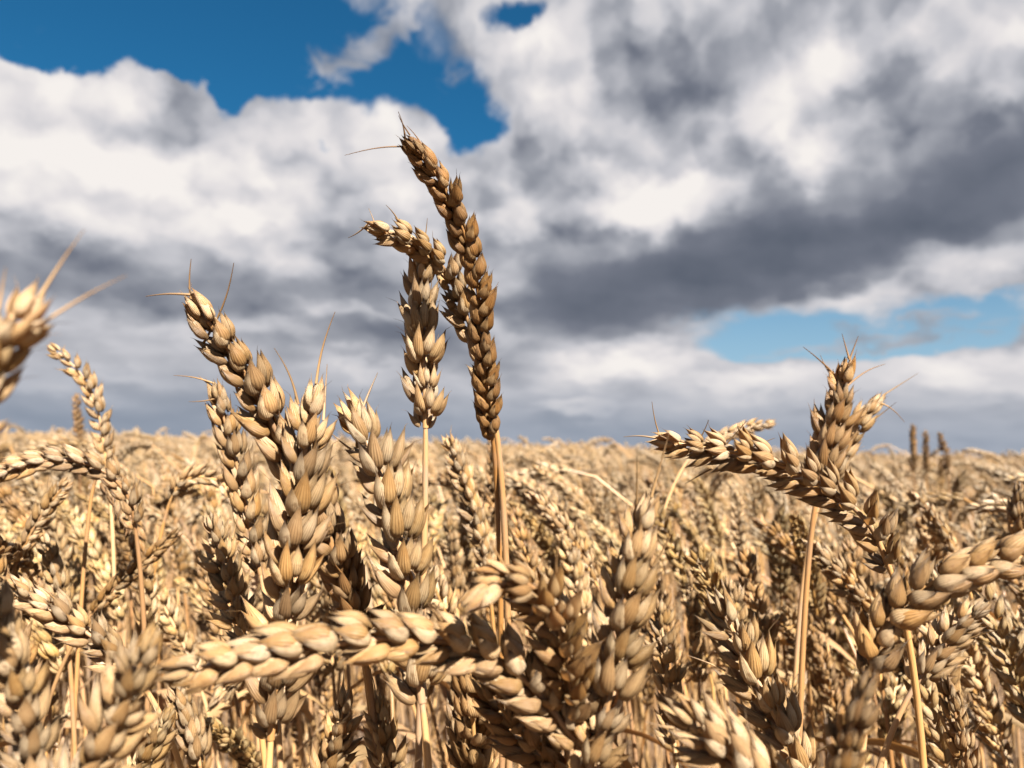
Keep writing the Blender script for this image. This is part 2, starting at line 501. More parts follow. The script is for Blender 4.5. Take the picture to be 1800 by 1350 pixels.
def tube(mb, path, radii, sides=8, mi=0, vscale=1.0):
    p = np.asarray(path)
    tg = np.gradient(p, axis=0)
    tg /= np.linalg.norm(tg, axis=1)[:, None] + 1e-12
    ref = np.array([0.31, 0.95, 0.02]) if abs(tg[0][1]) < .9 else np.array([1.0, 0, 0])
    n = np.cross(tg[0], ref); n /= np.linalg.norm(n)
    rings = []
    for i in range(len(p)):
        n = n - tg[i] * np.dot(n, tg[i]); n /= np.linalg.norm(n)
        b = np.cross(tg[i], n)
        a = np.linspace(0, 2 * math.pi, sides, endpoint=False)
        rings.append(p[i] + radii[i] * (np.cos(a)[:, None] * n + np.sin(a)[:, None] * b))
    uu = np.repeat((np.arange(sides) / sides)[None, :], len(p), 0)
    vv = np.repeat(np.linspace(0, vscale, len(p))[:, None], sides, 1)
    mb.grid(np.array(rings), np.stack([uu, vv], -1), True, mi)


def mesh_obj(name, me, parent=None, mat=None, color=None):
    o = bpy.data.objects.new(name, me)
    COL.objects.link(o)
    if parent is not None:
        o.parent = parent
    if mat is not None:
        o.matrix_local = mat
    if color is not None:
        o.color = color
    return o


def thing(name, label, cat, loc, group=None):
    o = bpy.data.objects.new(name, None)
    COL.objects.link(o)
    o.empty_display_size = 0.01
    o.location = loc
    o['label'] = label
    o['category'] = cat
    if group:
        o['group'] = group
    return o


q = random.Random(5)
SPKS = {}
for st in STYLES:
    SPKS[st] = []
    for i in range(8):
        mb = MB()
        spikelet_into(mb, Matrix.Identity(4), q, 0, style=st)
        SPKS[st].append(mb.mesh("spikelet", [M_GLUME]))
SPK_MID = []
for i in range(6):
    mb = MB()
    spikelet_into(mb, Matrix.Identity(4), q, 1, style=('tight', 'open', 'plump')[i % 3])
    SPK_MID.append(mb.mesh("spikelet", [M_GLUME]))


def ear_frames(path, roll, twist, ref_point):
    """position, tangent T, distichous axis X and fan axis Y at every sample; roll 0 lays the two rows of spikelets side by side as
    seen from ref_point, roll 90 turns one row towards it"""
    p = np.asarray(path)
    tg = np.gradient(p, axis=0)
    out = []
    n = len(p)
    X = None
    for i in range(n):
        T = Vector(tg[i]).normalized()
        if X is None:
            V = (Vector(ref_point) - Vector(p[i])).normalized()
            V = (V - T * V.dot(T))
            if V.length < 1e-4:
                V = Vector((1, 0, 0))
            V.normalize()
            S = T.cross(V)
            X = S * math.cos(R(roll)) + V * math.sin(R(roll))
        X = (X - T * X.dot(T)).normalized()
        Xi = Matrix.Rotation(R(twist) * i / n, 3, T) @ X
        out.append((Vector(p[i]), T, Xi, T.cross(Xi)))
    return out


def spikelet_spots(ctrl, width, roll, q, twist=0, tilt=27, ref=CAM, length_scale=1.0, gap=4.1):
    """list of (4x4 matrix, scale) along the ear, base first, and the rachis path"""
    k = width / 0.0160
    _, L = smooth_path(ctrl, 8)
    n = max(9, int(round((L - 0.006 * k) / (gap * 0.001 * k))))
    path, L = smooth_path(ctrl, n + 3)
    fr = ear_frames(path, roll, twist, ref)
    spots = []
    for i in range(n):
        p, T, X, Y = fr[i]
        sgn = 1 if i % 2 else -1
        f = i / (n - 1)
        sc = k * (0.80 + 0.20 * min(1, f / 0.12)) * (1.0 - 0.22 * max(0, (f - 0.72) / 0.28)) * q.uniform(0.90, 1.10)
        if q.random() < .10:
            sc *= q.uniform(.68, .85)                     # a stunted one
        tl = R(tilt * (1.05 - 0.35 * f) + q.uniform(-12, 12))
        z = (T * math.cos(tl) + X * (sgn * math.sin(tl))).normalized()
        x = (X * sgn * math.cos(tl) - T * math.sin(tl)).normalized()
        y = z.cross(x)
        pos = p + X * (sgn * 0.0011 * k) + Y * q.uniform(-.0004, .0004) * k
        m = Matrix(((x.x, y.x, z.x, pos.x), (x.y, y.y, z.y, pos.y), (x.z, y.z, z.z, pos.z), (0, 0, 0, 1)))
        m = m @ Matrix.Rotation(R(q.uniform(-18, 18)), 4, 'Z') @ Matrix.Rotation(R(q.uniform(-8, 8)), 4, 'X')
        spots.append((m, sc))
    p, T, X, Y = fr[n]                                # terminal spikelet, turned a quarter
    m = Matrix(((Y.x, -X.x, T.x, p.x), (Y.y, -X.y, T.y, p.y), (Y.z, -X.z, T.z, p.z), (0, 0, 0, 1)))
    spots.append((m, k * 0.8))
    return spots, path[: n + 1], k


def stem_path(base, T0, ground, n=26, lead=0.07):
    b, g = Vector(base), Vector(ground)
    p1 = b - Vector(T0) * lead
    p2 = Vector((g.x, g.y, g.z + max(0.25, (b.z - g.z) * 0.55)))
    out = []
    for i in range(n):
        t = (i / (n - 1)) ** 1.4
        out.append(list(b * (1 - t) ** 3 + p1 * 3 * t * (1 - t) ** 2 + p2 * 3 * t * t * (1 - t) + g * t ** 3))
    return np.array(out)


def stem_mesh(path, k=1.0, sides=9):
    mb = MB()
    n = len(path)
    d = np.concatenate([[0], np.cumsum(np.linalg.norm(np.diff(path, axis=0), axis=1))])
    r = np.interp(d, [0, .006, .03, .2, .9], [.00085 * k, .00105 * k, .0012 * k, .00155 * k, .0019 * k])
    # a swollen joint some way down
    r = r * (1 + 0.35 * np.exp(-((d - 0.30) / 0.006) ** 2))
    tube(mb, path, r, sides, 0, 6.0)
    return mb.mesh("stem", [M_STEM])


def leaf_mesh(p0, azim, q, length=0.16, width=0.009):
    """a dry hanging leaf blade with a fold along its middle and a twist"""
    mb = MB()
    n = 14
    dirh = Vector((math.cos(azim), math.sin(azim), 0))
    side = Vector((-math.sin(azim), math.cos(azim), 0))
    rows, tw = [], q.uniform(-2.5, 2.5)
    pos, ang = Vector(p0), R(q.uniform(50, 75))
    for i in range(n):
        t = i / (n - 1)
        w = width * (0.35 + 1.3 * t) if t < .3 else width * (1.0 - ((t - .3) / .7) ** 1.6) * .74 + 0.0002
        up = Vector((0, 0, 1))
        s = (side * math.cos(tw * t) + up * math.sin(tw * t))
        nrm = s.cross(dirh).normalized()
        rows.append([list(pos - s * w * .5), list(pos - nrm * w * .18), list(pos + s * w * .5)])
        pos = pos + (dirh * math.cos(ang) + Vector((0, 0, math.sin(ang)))) * (length / n)
        ang -= R(q.uniform(8, 17))
    uv = np.stack([np.repeat(np.array([[0, .5, 1.0]]), n, 0), np.repeat(np.linspace(0, 3, n)[:, None], 3, 1)], -1)
    mb.grid(np.array(rows), uv, False, 0)
    return mb.mesh("leaf_blade", [M_LEAF])


def awn_mesh(p0, p1, bow, r=0.00026):
    a, b = Vector(p0), Vector(p1)
    d = b - a
    path = [list(a + d * t + Vector(bow) * (math.sin(math.pi * t) * .5 + 0) * d.length) for t in np.linspace(0, 1, 10)]
    mb = MB()
    tube(mb, np.array(path), np.linspace(r * 1.6, r * 0.35, 10), 5)
    return mb.mesh("awn", [M_AWN])


def rachis_mesh(path, k):
    mb = MB()
    p = np.array(path)
    zz = np.array([[0, 0, 0]] * len(p), float)
    tube(mb, p + zz, np.linspace(.0010, .0005, len(p)) * k, 6)
    return mb.mesh("ear", [M_STEM])


def build_plant(label, ctrl, width, roll, ground, group=None, seed=0, tint=(1, 1, 1), awns=(), twist=0, tilt=27, tipawns=2,
                leaf=False, style='tight', ref=CAM, lead=0.07, stemtint=None, gap=4.1, no_stem=False):
    q = random.Random(seed * 7919 + 13)
    base = Vector(ground)
    t = thing("wheat_plant", label, "wheat", base, group)
    B = Matrix.Translation(-base)
    col = (*tint, 1)
    spots, path, k = spikelet_spots(ctrl, width, roll, q, twist, tilt, ref, gap=gap)
    T0 = (Vector(path[1]) - Vector(path[0])).normalized()
    sp = stem_path(path[0], T0, base, lead=lead)
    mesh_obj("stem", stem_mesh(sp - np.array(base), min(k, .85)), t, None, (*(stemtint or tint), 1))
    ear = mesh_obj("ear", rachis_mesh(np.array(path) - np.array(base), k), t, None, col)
    for j, (m, s) in enumerate(spots):
        if q.random() < .012 and 2 < j < len(spots) - 8:
            continue                                  # lost to wind or birds
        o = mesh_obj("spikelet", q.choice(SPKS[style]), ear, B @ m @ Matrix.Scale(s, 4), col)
    for (i, tip, bow) in awns:                         # awns the photograph shows one by one
        m, s = spots[i]
        p0 = m @ Vector((0.0007 * s, 0, 0.0095 * s))
        mesh_obj("awn", awn_mesh(p0 - base, Vector(tip) - base, bow, 0.00024 * k), ear, None, col)
    for j in range(tipawns):
        i = len(spots) - 1 - q.randrange(0, min(6, len(spots)))
        m, s = spots[i]
        yy = q.choice((-1, 1)) * 0.0028 * s
        p0 = m @ Vector((0.0006 * s, yy, 0.0095 * s))
        p1 = m @ Vector((q.uniform(-.001, .004) * s, yy * q.uniform(1.2, 2.6), q.uniform(.014, .022) * s))
        mesh_obj("awn", awn_mesh(p0 - base, p1 - base, (q.uniform(-.1, .1), q.uniform(-.1, .1), q.uniform(-.1, .1)), 0.0002 * k), ear, None, col)
    if leaf:
        i = 15
        mesh_obj("leaf", leaf_mesh(sp[i] - np.array(base), q.uniform(0, 6.28), q), t, None, col)
    return t


# ------------------------------------------------------------------ the ears the photograph singles out
# (label, control points base -> tip as (photo x, photo y, depth), width in px at the first depth, roll, dict)
A_TINT = (0.74, 0.59, 0.42)  # golden brown straw, darkened further to paint in its shaded front
HEROES = [
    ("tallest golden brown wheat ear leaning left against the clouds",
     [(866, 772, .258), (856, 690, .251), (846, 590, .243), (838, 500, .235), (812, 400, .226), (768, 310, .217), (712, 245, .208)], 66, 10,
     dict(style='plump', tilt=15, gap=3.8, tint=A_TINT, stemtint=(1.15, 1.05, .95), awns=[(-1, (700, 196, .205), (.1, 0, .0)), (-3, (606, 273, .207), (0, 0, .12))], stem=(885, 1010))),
    ("upright pale wheat ear on a bare stalk, just left of the tallest ear",
     [(748, 752, .250), (747, 680, .250), (742, 600, .250), (738, 520, .250), (738, 430, .250)], 92, 74,
     dict(style='open', tilt=25, tint=(1.08, 1.05, 1.02), stem=(738, 980), tipawns=3)),
    ("thin wheat ear arching over to the left behind the tallest ear",
     [(856, 668, .262), (838, 604, .262), (810, 535, .258), (778, 468, .250), (725, 425, .241), (645, 396, .234)], 72, 25,
     dict(style='plump', tilt=22, tint=(1.06, 1.02, .97), awns=[(-1, (612, 418, .240), (0, 0, -.1)), (-2, (648, 366, .240), (.1, 0, 0))], stem=(874, 1010))),
    ("big leaning wheat ear with three long awns at its left-pointing tip",
     [(604, 1010, .222), (566, 920, .220), (526, 840, .217), (482, 752, .213), (432, 660, .210), (376, 580, .206), (334, 522, .203)], 104, 40,
     dict(gap=3.7, style='plump', tilt=25, tint=(.92, .83, .72), awns=[(-1, (256, 521, .202), (0, 0, .08)), (-2, (336, 455, .204), (-.1, 0, 0)), (-4, (411, 462, .206), (.12, 0, 0))], stem=(660, 1350), tipawns=1)),
    ("upright wheat ear in front of the big leaning ear, one awn standing up",
     [(476, 1300, .196), (484, 1200, .197), (500, 1080, .198), (515, 970, .199), (528, 870, .200), (540, 770, .202), (552, 672, .204)], 124, 62,
     dict(style='open', tilt=33, tint=(.97, .90, .82), awns=[(-1, (589, 548, .204), (-.08, 0, 0)), (-2, (482, 612, .204), (.1, 0, .05)), (-3, (575, 640, .204), (0, 0, 0))], tipawns=1)),
    ("large pale wheat ear with plump open husks right of the leaning ear",
     [(742, 1235, .200), (727, 1120, .202), (712, 1010, .204), (688, 905, .207), (655, 800, .210), (604, 704, .213)], 128, 52,
     dict(style='open', tilt=36, tint=(1.04, 1.0, .96), awns=[(-2, (664, 655, .213), (0, 0, .05)), (-3, (648, 690, .212), (-.15, 0, 0)), (-5, (684, 765, .21), (.3, 0, .2))], stem=(775, 1350), tipawns=1)),
    ("slim wheat ear at the left of the leaning ear, thin awns to the left",
     [(458, 1010, .275), (440, 930, .275), (424, 850, .275), (402, 765, .274), (374, 672, .272)], 76, 38,
     dict(style='tight', tilt=24, tint=(.95, .88, .80), awns=[(-1, (305, 660, .272), (0, 0, .1)), (-2, (332, 706, .272), (0, 0, -.1))])),
    ("blurred pale wheat ear cut off by the left edge, high above the field",
     [(-120, 860, .106), (-75, 760, .106), (-30, 660, .106), (22, 580, .105), (68, 520, .105)], 138, 50,
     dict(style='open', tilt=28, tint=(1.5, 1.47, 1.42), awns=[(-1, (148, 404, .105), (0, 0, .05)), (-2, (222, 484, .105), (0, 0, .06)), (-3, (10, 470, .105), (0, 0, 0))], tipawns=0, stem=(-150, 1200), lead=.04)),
    ("thin wheat ear arching up above the field near the left edge",
     [(190, 838, .42), (182, 780, .42), (170, 715, .42), (140, 655, .418), (86, 606, .415)], 42, 20, dict(tint=(.98, .93, .88))),
    ("small dark upright wheat ear just behind the thin arching ear",
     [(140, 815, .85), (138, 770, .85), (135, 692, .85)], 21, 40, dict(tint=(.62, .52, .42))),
    ("wheat ear bent over level, its husks running to the left edge",
     [(238, 930, .305), (228, 880, .303), (196, 838, .300), (140, 812, .296), (70, 812, .292), (-10, 840, .288), (-60, 862, .286)], 56, 22,
     dict(tint=(1.0, .93, .86), stem=(290, 1200), tilt=24)),
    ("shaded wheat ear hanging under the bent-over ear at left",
     [(176, 838, .33), (205, 870, .327), (232, 915, .325), (246, 985, .322)], 46, 15, dict(tint=(.80, .68, .55), lead=.02, stem=(165, 1050))),  # dark tint paints in the shade beneath the bent-over ear
    ("pale wheat ear slanting down to the right at the lower left",
     [(238, 1190, .262), (190, 1140, .258), (120, 1092, .254), (50, 1050, .250), (0, 1030, .25)], 72, 30, dict(style='open', tilt=26, tint=(1.05, 1.0, .95))),
    ("blurred pale wheat ear rising from the bottom edge at left",
     [(105, 1450, .134), (150, 1370, .134), (195, 1285, .134), (235, 1200, .134), (272, 1110, .133)], 124, 55, dict(style='open', tilt=30, tint=(1.06, 1.02, .97), tipawns=3)),
    ("blurred wheat ear along the left edge at the bottom",
     [(75, 1400, .141), (52, 1300, .141), (30, 1200, .141), (12, 1110, .141), (-6, 1030, .141)], 104, 60, dict(style='open', tilt=26, tint=(1.04, 1.0, .95))),
    ("large blurred wheat ear lying level across the front, tip to the left",
     [(1010, 1300, .167), (952, 1225, .165), (885, 1165, .161), (800, 1132, .158), (700, 1122, .154), (590, 1132, .150), (470, 1152, .147), (360, 1172, .143), (285, 1185, .141)], 112, 6,
     dict(style='plump', tilt=20, tint=(1.02, .95, .87), tipawns=2, stem=(1060, 1420), gap=3.7)),
    ("wheat ear hooked over to the left across the level front ear's right end",
     [(1012, 1310, .172), (1002, 1190, .163), (978, 1090, .156), (930, 1028, .150), (872, 1030, .147), (838, 1085, .145)], 108, 35,
     dict(style='open', tint=(.94, .82, .66), tilt=34, lead=.03)),
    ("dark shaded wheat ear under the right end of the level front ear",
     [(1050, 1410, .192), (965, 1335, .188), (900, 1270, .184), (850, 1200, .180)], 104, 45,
     dict(style='open', tint=(.84, .69, .50), tilt=30)),  # shade below the level ear is put into this tint
    ("loose shaded wheat ear upright at the bottom edge, centre left",
     [(690, 1440, .225), (684, 1370, .225), (676, 1300, .225), (664, 1225, .225)], 84, 60,
     dict(style='open', tint=(.98, .92, .82), tilt=30)),
    ("tall blurred wheat ear in front, standing below the horizontal ear's tip",
     [(1030, 1370, .162), (1060, 1270, .163), (1082, 1165, .164), (1096, 1060, .165), (1118, 960, .165), (1142, 872, .166)], 124, 58,
     dict(style='open', tilt=32, tint=(1.02, .96, .88), awns=[(-1, (1176, 762, .167), (0, 0, 0)), (-2, (1120, 800, .167), (0, 0, 0))], tipawns=3)),
    ("sharp wheat ear reaching level to the left above the field at right",
     [(1564, 1000, .236), (1530, 925, .234), (1470, 868, .232), (1395, 828, .230), (1310, 800, .228), (1225, 785, .226), (1150, 772, .225)], 82, 24,
     dict(style='open', tilt=38, tint=(.98, .92, .85), awns=[(-1, (1096, 768, .225), (0, 0, .1)), (-2, (1146, 706, .225), (-.1, 0, 0)), (-4, (1246, 738, .226), (.1, 0, .1)), (-6, (1312, 740, .226), (.1, 0, .1)), (-8, (1362, 770, .228), (.1, 0, .1))],
          tipawns=3, stem=(1600, 1350))),
    ("brown wheat ear upright at right with awns spreading from its top",
     [(1440, 850, .300), (1458, 770, .300), (1478, 700, .300), (1490, 632, .300)], 86, 60,
     dict(style='open', tilt=22, tint=(.84, .70, .54), awns=[(-1, (1480, 586, .30), (0, 0, 0)), (-1, (1509, 590, .30), (0, 0, 0)), (-2, (1412, 610, .30), (0, 0, .06)), (-3, (1556, 640, .3), (0, 0, .15))], stem=(1430, 1100))),
    ("pale wheat ear half hidden behind the upright brown ear at right",
     [(1452, 850, .345), (1478, 795, .345), (1512, 740, .345), (1550, 694, .345)], 64, 55,
     dict(tint=(1.05, 1.0, .95), awns=[(-1, (1614, 656, .345), (0, 0, 0)), (-2, (1590, 742, .345), (0, 0, .2))], stem=(1436, 1100))),
    ("thick wheat ear arching out through the right edge",
     [(1530, 1190, .182), (1545, 1120, .180), (1590, 1058, .178), (1655, 1018, .175), (1740, 990, .172), (1840, 975, .169), (1900, 980, .167)], 104, 8,
     dict(style='plump', tilt=22, gap=3.6, tint=(.98, .88, .76), lead=.05)),
    ("pale slanting wheat ear right of the tall blurred ear, below centre",
     [(1420, 1370, .214), (1385, 1300, .214), (1340, 1215, .215), (1296, 1125, .216), (1256, 1040, .217)], 110, 48, dict(style='open', tilt=28, tint=(1.06, 1.02, .96))),
    ("plump pale wheat ear cut off by the bottom edge right of centre",
     [(1400, 1420, .153), (1330, 1370, .152), (1255, 1305, .151), (1190, 1245, .150)], 132, 40, dict(style='open', tilt=30, tint=(1.08, 1.03, .97))),
    ("blurred brownish wheat ear at the bottom edge, lower right",
     [(1462, 1420, .139), (1480, 1340, .139), (1502, 1260, .139), (1528, 1190, .139)], 108, 70, dict(tint=(.88, .76, .62), tilt=24)),
    ("wheat ear with spread tips under the thick arching ear at right",
     [(1612, 1200, .262), (1640, 1160, .262), (1680, 1110, .262), (1730, 1058, .262)], 72, 45, dict(style='open', tilt=32, tint=(1.02, .97, .92), tipawns=4)),
    ("cream wheat ear between the two tall bare stalks at centre",
     [(856, 1010, .345), (845, 950, .345), (826, 880, .345), (806, 820, .345), (785, 768, .345)], 52, 32, dict(style='open', tilt=26, tint=(1.06, 1.02, .97), tipawns=3)),
    ("pale nodding wheat ear in mid field right of the two stalks",
     [(1050, 1030, .41), (1020, 975, .41), (980, 918, .41), (928, 868, .41)], 52, 52, dict(style='open', tilt=26, tint=(1.08, 1.04, 1.0))),
    ("wheat ear slanting in front of the leaning stalks right of centre",
     [(1560, 1100, .35), (1515, 1050, .35), (1468, 1000, .35), (1418, 950, .35)], 56, 50, dict(style='open', tilt=26, tint=(1.08, 1.04, 1.0))),
    ("pale wheat ear slanting above the arching ear by the right edge",
     [(1680, 975, .45), (1655, 930, .45), (1628, 892, .45), (1596, 866, .45)], 46, 50, dict(tint=(1.1, 1.06, 1.02), tilt=25)),
    ("pale blurred wheat ear lying level behind the sharp horizontal ear",
     [(1225, 795, .47), (1270, 768, .47), (1315, 752, .47), (1362, 742, .47)], 34, 30, dict(tint=(1.08, 1.04, 1.0), lead=.05)),
    ("first of three small dark ears above the skyline at right",
     [(1606, 830, 1.15), (1605, 790, 1.15), (1604, 746, 1.15)], 17, 40, dict(tint=(.66, .55, .42))),
    ("middle one of three small dark ears above the skyline at right",
     [(1629, 835, 1.25), (1628, 795, 1.25), (1627, 757, 1.25)], 15, 40, dict(tint=(.66, .55, .42))),
    ("last and bent one of three small dark ears above the skyline at right",
     [(1666, 835, 1.15), (1662, 800, 1.15), (1650, 760, 1.15)], 17, 40, dict(tint=(.66, .55, .42))),
    ("short wheat ear with twisted pale husks under the level front ear",
     [(560, 1400, .235), (585, 1330, .235), (600, 1270, .235), (606, 1215, .235)], 76, 55, dict(style='open', tilt=32, tint=(1.04, .96, .84))),
    ("wheat ear standing in shade under the level front ear, left half",
     [(352, 1345, .255), (338, 1290, .255), (322, 1240, .255), (300, 1190, .255)], 70, 60, dict(tint=(.95, .9, .85), tilt=22)),
    ("upright wheat ear with rough husks below the bunched front ear",
     [(818, 1380, .262), (814, 1310, .262), (808, 1250, .262), (800, 1185, .262)], 74, 65, dict(tint=(.98, .92, .85), tilt=24)),
    ("yellowish pale wheat ear at the bottom edge right of the blurred one",
     [(230, 1400, .225), (255, 1340, .225), (282, 1290, .225), (300, 1250, .225)], 72, 65, dict(style='open', tilt=34, tint=(1.1, 1.04, .90))),
    ("pale wheat ear hanging at left below the bent-over ear",
     [(112, 1075, .33), (104, 1030, .33), (92, 985, .33), (72, 935, .33)], 54, 60, dict(tint=(1.02, .98, .94), tilt=25)),
    ("pale wheat ear leaning right close under the bent-over ear at left",
     [(36, 975, .33), (58, 930, .33), (88, 885, .33), (122, 842, .33)], 46, 20, dict(tint=(1.03, .98, .93), tilt=25)),
    ("white bleached wheat ear arching at left of the slim ear",
     [(300, 880, .39), (318, 850, .388), (350, 838, .385), (392, 850, .382), (415, 890, .38)], 46, 40, dict(tint=(1.12, 1.08, 1.04), lead=.03, tilt=22)),
    ("wheat ear of loose pale husks left of the upright front ear",
     [(430, 1130, .262), (410, 1060, .262), (392, 985, .262), (368, 905, .262)], 70, 50, dict(style='open', tilt=36, tint=(1.02, .97, .90))),
    ("dark wheat ear slanting across the stalks at left",
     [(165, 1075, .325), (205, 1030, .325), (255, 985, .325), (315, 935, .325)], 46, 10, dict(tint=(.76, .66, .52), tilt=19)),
    ("slim wheat ear rising in the lower right corner",
     [(1705, 1400, .245), (1694, 1330, .245), (1680, 1260, .245), (1662, 1195, .245)], 74, 55, dict(tint=(1.0, .93, .84), tilt=25)),
    ("wheat ear partly hidden at the right edge below the skyline",
     [(1800, 990, .36), (1792, 940, .36), (1788, 900, .36), (1790, 850, .36)], 50, 60, dict(tint=(.90, .80, .68))),
    ("small wheat ear tucked behind the tallest ear's stalk",
     [(872, 905, .50), (868, 850, .50), (866, 800, .50), (868, 752, .50)], 36, 40, dict(tint=(.85, .74, .6))),
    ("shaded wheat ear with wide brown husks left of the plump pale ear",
     [(632, 1120, .228), (618, 1060, .226), (600, 1000, .224), (588, 948, .222)], 92, 70, dict(style='open', tilt=36, tint=(.74, .60, .46))),  # deep brown tint stands in for the shadow on these husks
]
hero_px = []
for hi, (label, pts, wpx, roll, kw) in enumerate(HEROES):
    kw = dict(kw)
    ctrl = [at(*p) for p in pts]
    width = wpx * pts[0][2] / FPX
    stem = kw.pop('stem', None)
    b = ctrl[0]
    if stem:                                          # direction of the stalk below the ear, carried on to the ground
        s = at(stem[0], stem[1], pts[0][2] + 0.004)
        g = b + (s - b) * min(2.2, max(1.0, 0.10 / max(.02, (s - b).length)))
        ground = Vector((g.x, g.y + 0.01, 0))
    else:
        T0 = (ctrl[1] - ctrl[0]).normalized()
        ground = Vector((b.x - T0.x * 0.09, b.y - T0.y * 0.09 + 0.012, 0))
    kw['awns'] = [(i, at(*tp), bow) for (i, tp, bow) in kw.get('awns', ())]
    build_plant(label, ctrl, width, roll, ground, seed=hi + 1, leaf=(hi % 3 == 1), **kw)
    hero_px.append((pts, wpx))

# ------------------------------------------------------------------ plants of the stand: one of each kind, then copies
def standing_curve(lean, hook, seed):
    """stalk and ear of a plant 0.8 m tall, bending over to +X by hook degrees along its last 16 cm"""
    q = random.Random(seed)
    pos, ang, az = Vector((0, 0, 0)), R(q.uniform(0, 3)), 0.0
    pts = [pos.copy()]
    stepn = 80
    total = 0.86
    for i in range(stepn):
        s = i / stepn * total
        if s > total - 0.17:
            ang += R(hook) / (0.17 / (total / stepn))
        else:
            ang += R(lean) / (stepn * 0.8)
        d = Vector((math.sin(ang), 0, math.cos(ang)))
        pos = pos + d * (total / stepn)
        pts.append(pos.copy())
    top = max(p.z for p in pts)
    f = 0.80 / top
    pts = [Vector((p.x * f, p.y, p.z * f)) for p in pts]
    return pts


KINDS = [(4, 5, 'upright'), (6, 16, 'upright'), (3, 30, 'nodding'), (8, 42, 'nodding'), (5, 55, 'nodding'),
         (6, 70, 'drooping'), (4, 95, 'drooping'), (9, 130, 'hooked'), (3, 22, 'upright'), (7, 36, 'nodding')]


def joined_plant(seed, lean, hook, lod, width, full):
    """stem path, ear ctrl; returns meshes"""
    pts = standing_curve(lean, hook, seed)
    q = random.Random(seed + 99)
    L = q.uniform(0.078, 0.098)
    n_ear = int(len(pts) * L / 0.86)
    ear = pts[-n_ear:]
    stem = pts[: len(pts) - n_ear + 1]
    ctrl = [ear[0], ear[len(ear) // 3], ear[2 * len(ear) // 3], ear[-1]]
    spots, path, k = spikelet_spots(ctrl, width, q.uniform(0, 90), q, q.uniform(-25, 25), q.uniform(23, 30), ref=Vector((0, -3, .8)))
    return stem, spots, path, k, q


PROTOS = []      # (empty thing, posture): near kind with spikelets as sub-parts
PROTO_FAR = []   # ear as one mesh
FIELD = bpy.data.collections.new("wheat_kinds")
for i, (lean, hook, pose) in enumerate(KINDS):
    width = 0.0140 + 0.0007 * (i % 4)
    stem, spots, path, k, q = joined_plant(40 + i, lean, hook, 1, width, True)
    sidx = list(range(0, len(stem), 4)) + [len(stem) - 1]
    spath = np.array([list(stem[j]) for j in reversed(sidx)])
    sm = stem_mesh(spath, k, 6)
    tint = [(1, .96, .9), (.9, .80, .68), (1.12, 1.10, 1.07), (.84, .73, .60), (1.0, .98, .82)][i % 5]
    rm = rachis_mesh(path, k)
    mbe = MB()
    tube(mbe, np.array(path), np.linspace(.0010, .0005, len(path)) * k, 5)
    qq = random.Random(i)
    for m, s in spots:
        spikelet_into(mbe, m, qq, 1, s, style='open' if i % 2 else 'tight')
    em = mbe.mesh("ear", [M_GLUME])
    mbf = MB()
    for m, s in spots:
        spikelet_into(mbf, m, qq, 2, s)
    tube(mbf, spath[::2], np.full(len(spath[::2]), .0013), 4, 1)
    fm = mbf.mesh("wheat", [M_GLUME, M_STEM])
    lm = leaf_mesh(spath[2 + i % 3], qq.uniform(0, 6.28), qq, 0.15, .008)
    PROTOS.append(dict(stem=sm, rachis=rm, ear=em, spots=[(m, s, qq.choice(SPK_MID)) for m, s in spots], leaf=lm, pose=pose, tint=tint))
    fo = bpy.data.objects.new("wheat", fm)
    fo.color = (*tint, 1)
    FIELD.objects.link(fo)


def stand_density(r):
    return 720.0 if r < 2.5 else 720.0 * (2.5 / r) ** 0.9


# candidate places by jittered rings around the camera
NEAR_R = 1.02
near, far = [], []
q = random.Random(77)
half = R(37)
N_NEAR = 300 - len(HEROES)
cell = 1 / math.sqrt(760)
cand = []
for ix in range(-30, 31):
    for iy in range(-4, 40):
        x = (ix + q.uniform(.05, .95)) * cell
        y = (iy + q.uniform(.05, .95)) * cell
        r = math.hypot(x, y)
        if r < 0.27:
            continue
        cand.append((r, x, y))
cand.sort()
infr = [c for c in cand if abs(math.atan2(c[1], c[2])) < half and c[0] > 0.30][:N_NEAR]
infr_set = set(infr)
R_SWITCH = max(c[0] for c in infr)
rest = [c for c in cand if c not in infr_set]


def project(p):
    d = Vector(p) - CAM
    z = d.dot(FWD)
    return 900 + FPX * d.dot(RT) / z, 675 - FPX * d.dot(UPV) / z, z


def place(x, y, i):
    q = random.Random(i * 31 + 7)
    ki = q.randrange(len(PROTOS))
    if math.hypot(x, y) < .5 and KINDS[ki][1] > 60:
        ki = (0, 1, 2, 3, 8, 9)[ki % 6]
    rz = q.gauss(math.pi * 0.93, 1.0)                 # the wind has bent most of them to the left
    tx, ty = R(q.gauss(0, 3.2)), R(q.gauss(0, 3.2))
    r = math.hypot(x, y)
    # the tops stand a little under the lens close by; further off some reach above it
    cap = CAM_H + np.interp(r, [.3, .45, .7, 1.0, 2.0, 3.0], [-.050, -.038, -.026, -.018, .010, .038])
    top = q.gauss(CAM_H - .038, .034)
    if q.random() < .36:
        top -= q.uniform(.03, .13)                    # late, shorter shoots fill the stand from below
    sc = min(top, cap) / 0.80
    return ki, rz, tx, ty, sc


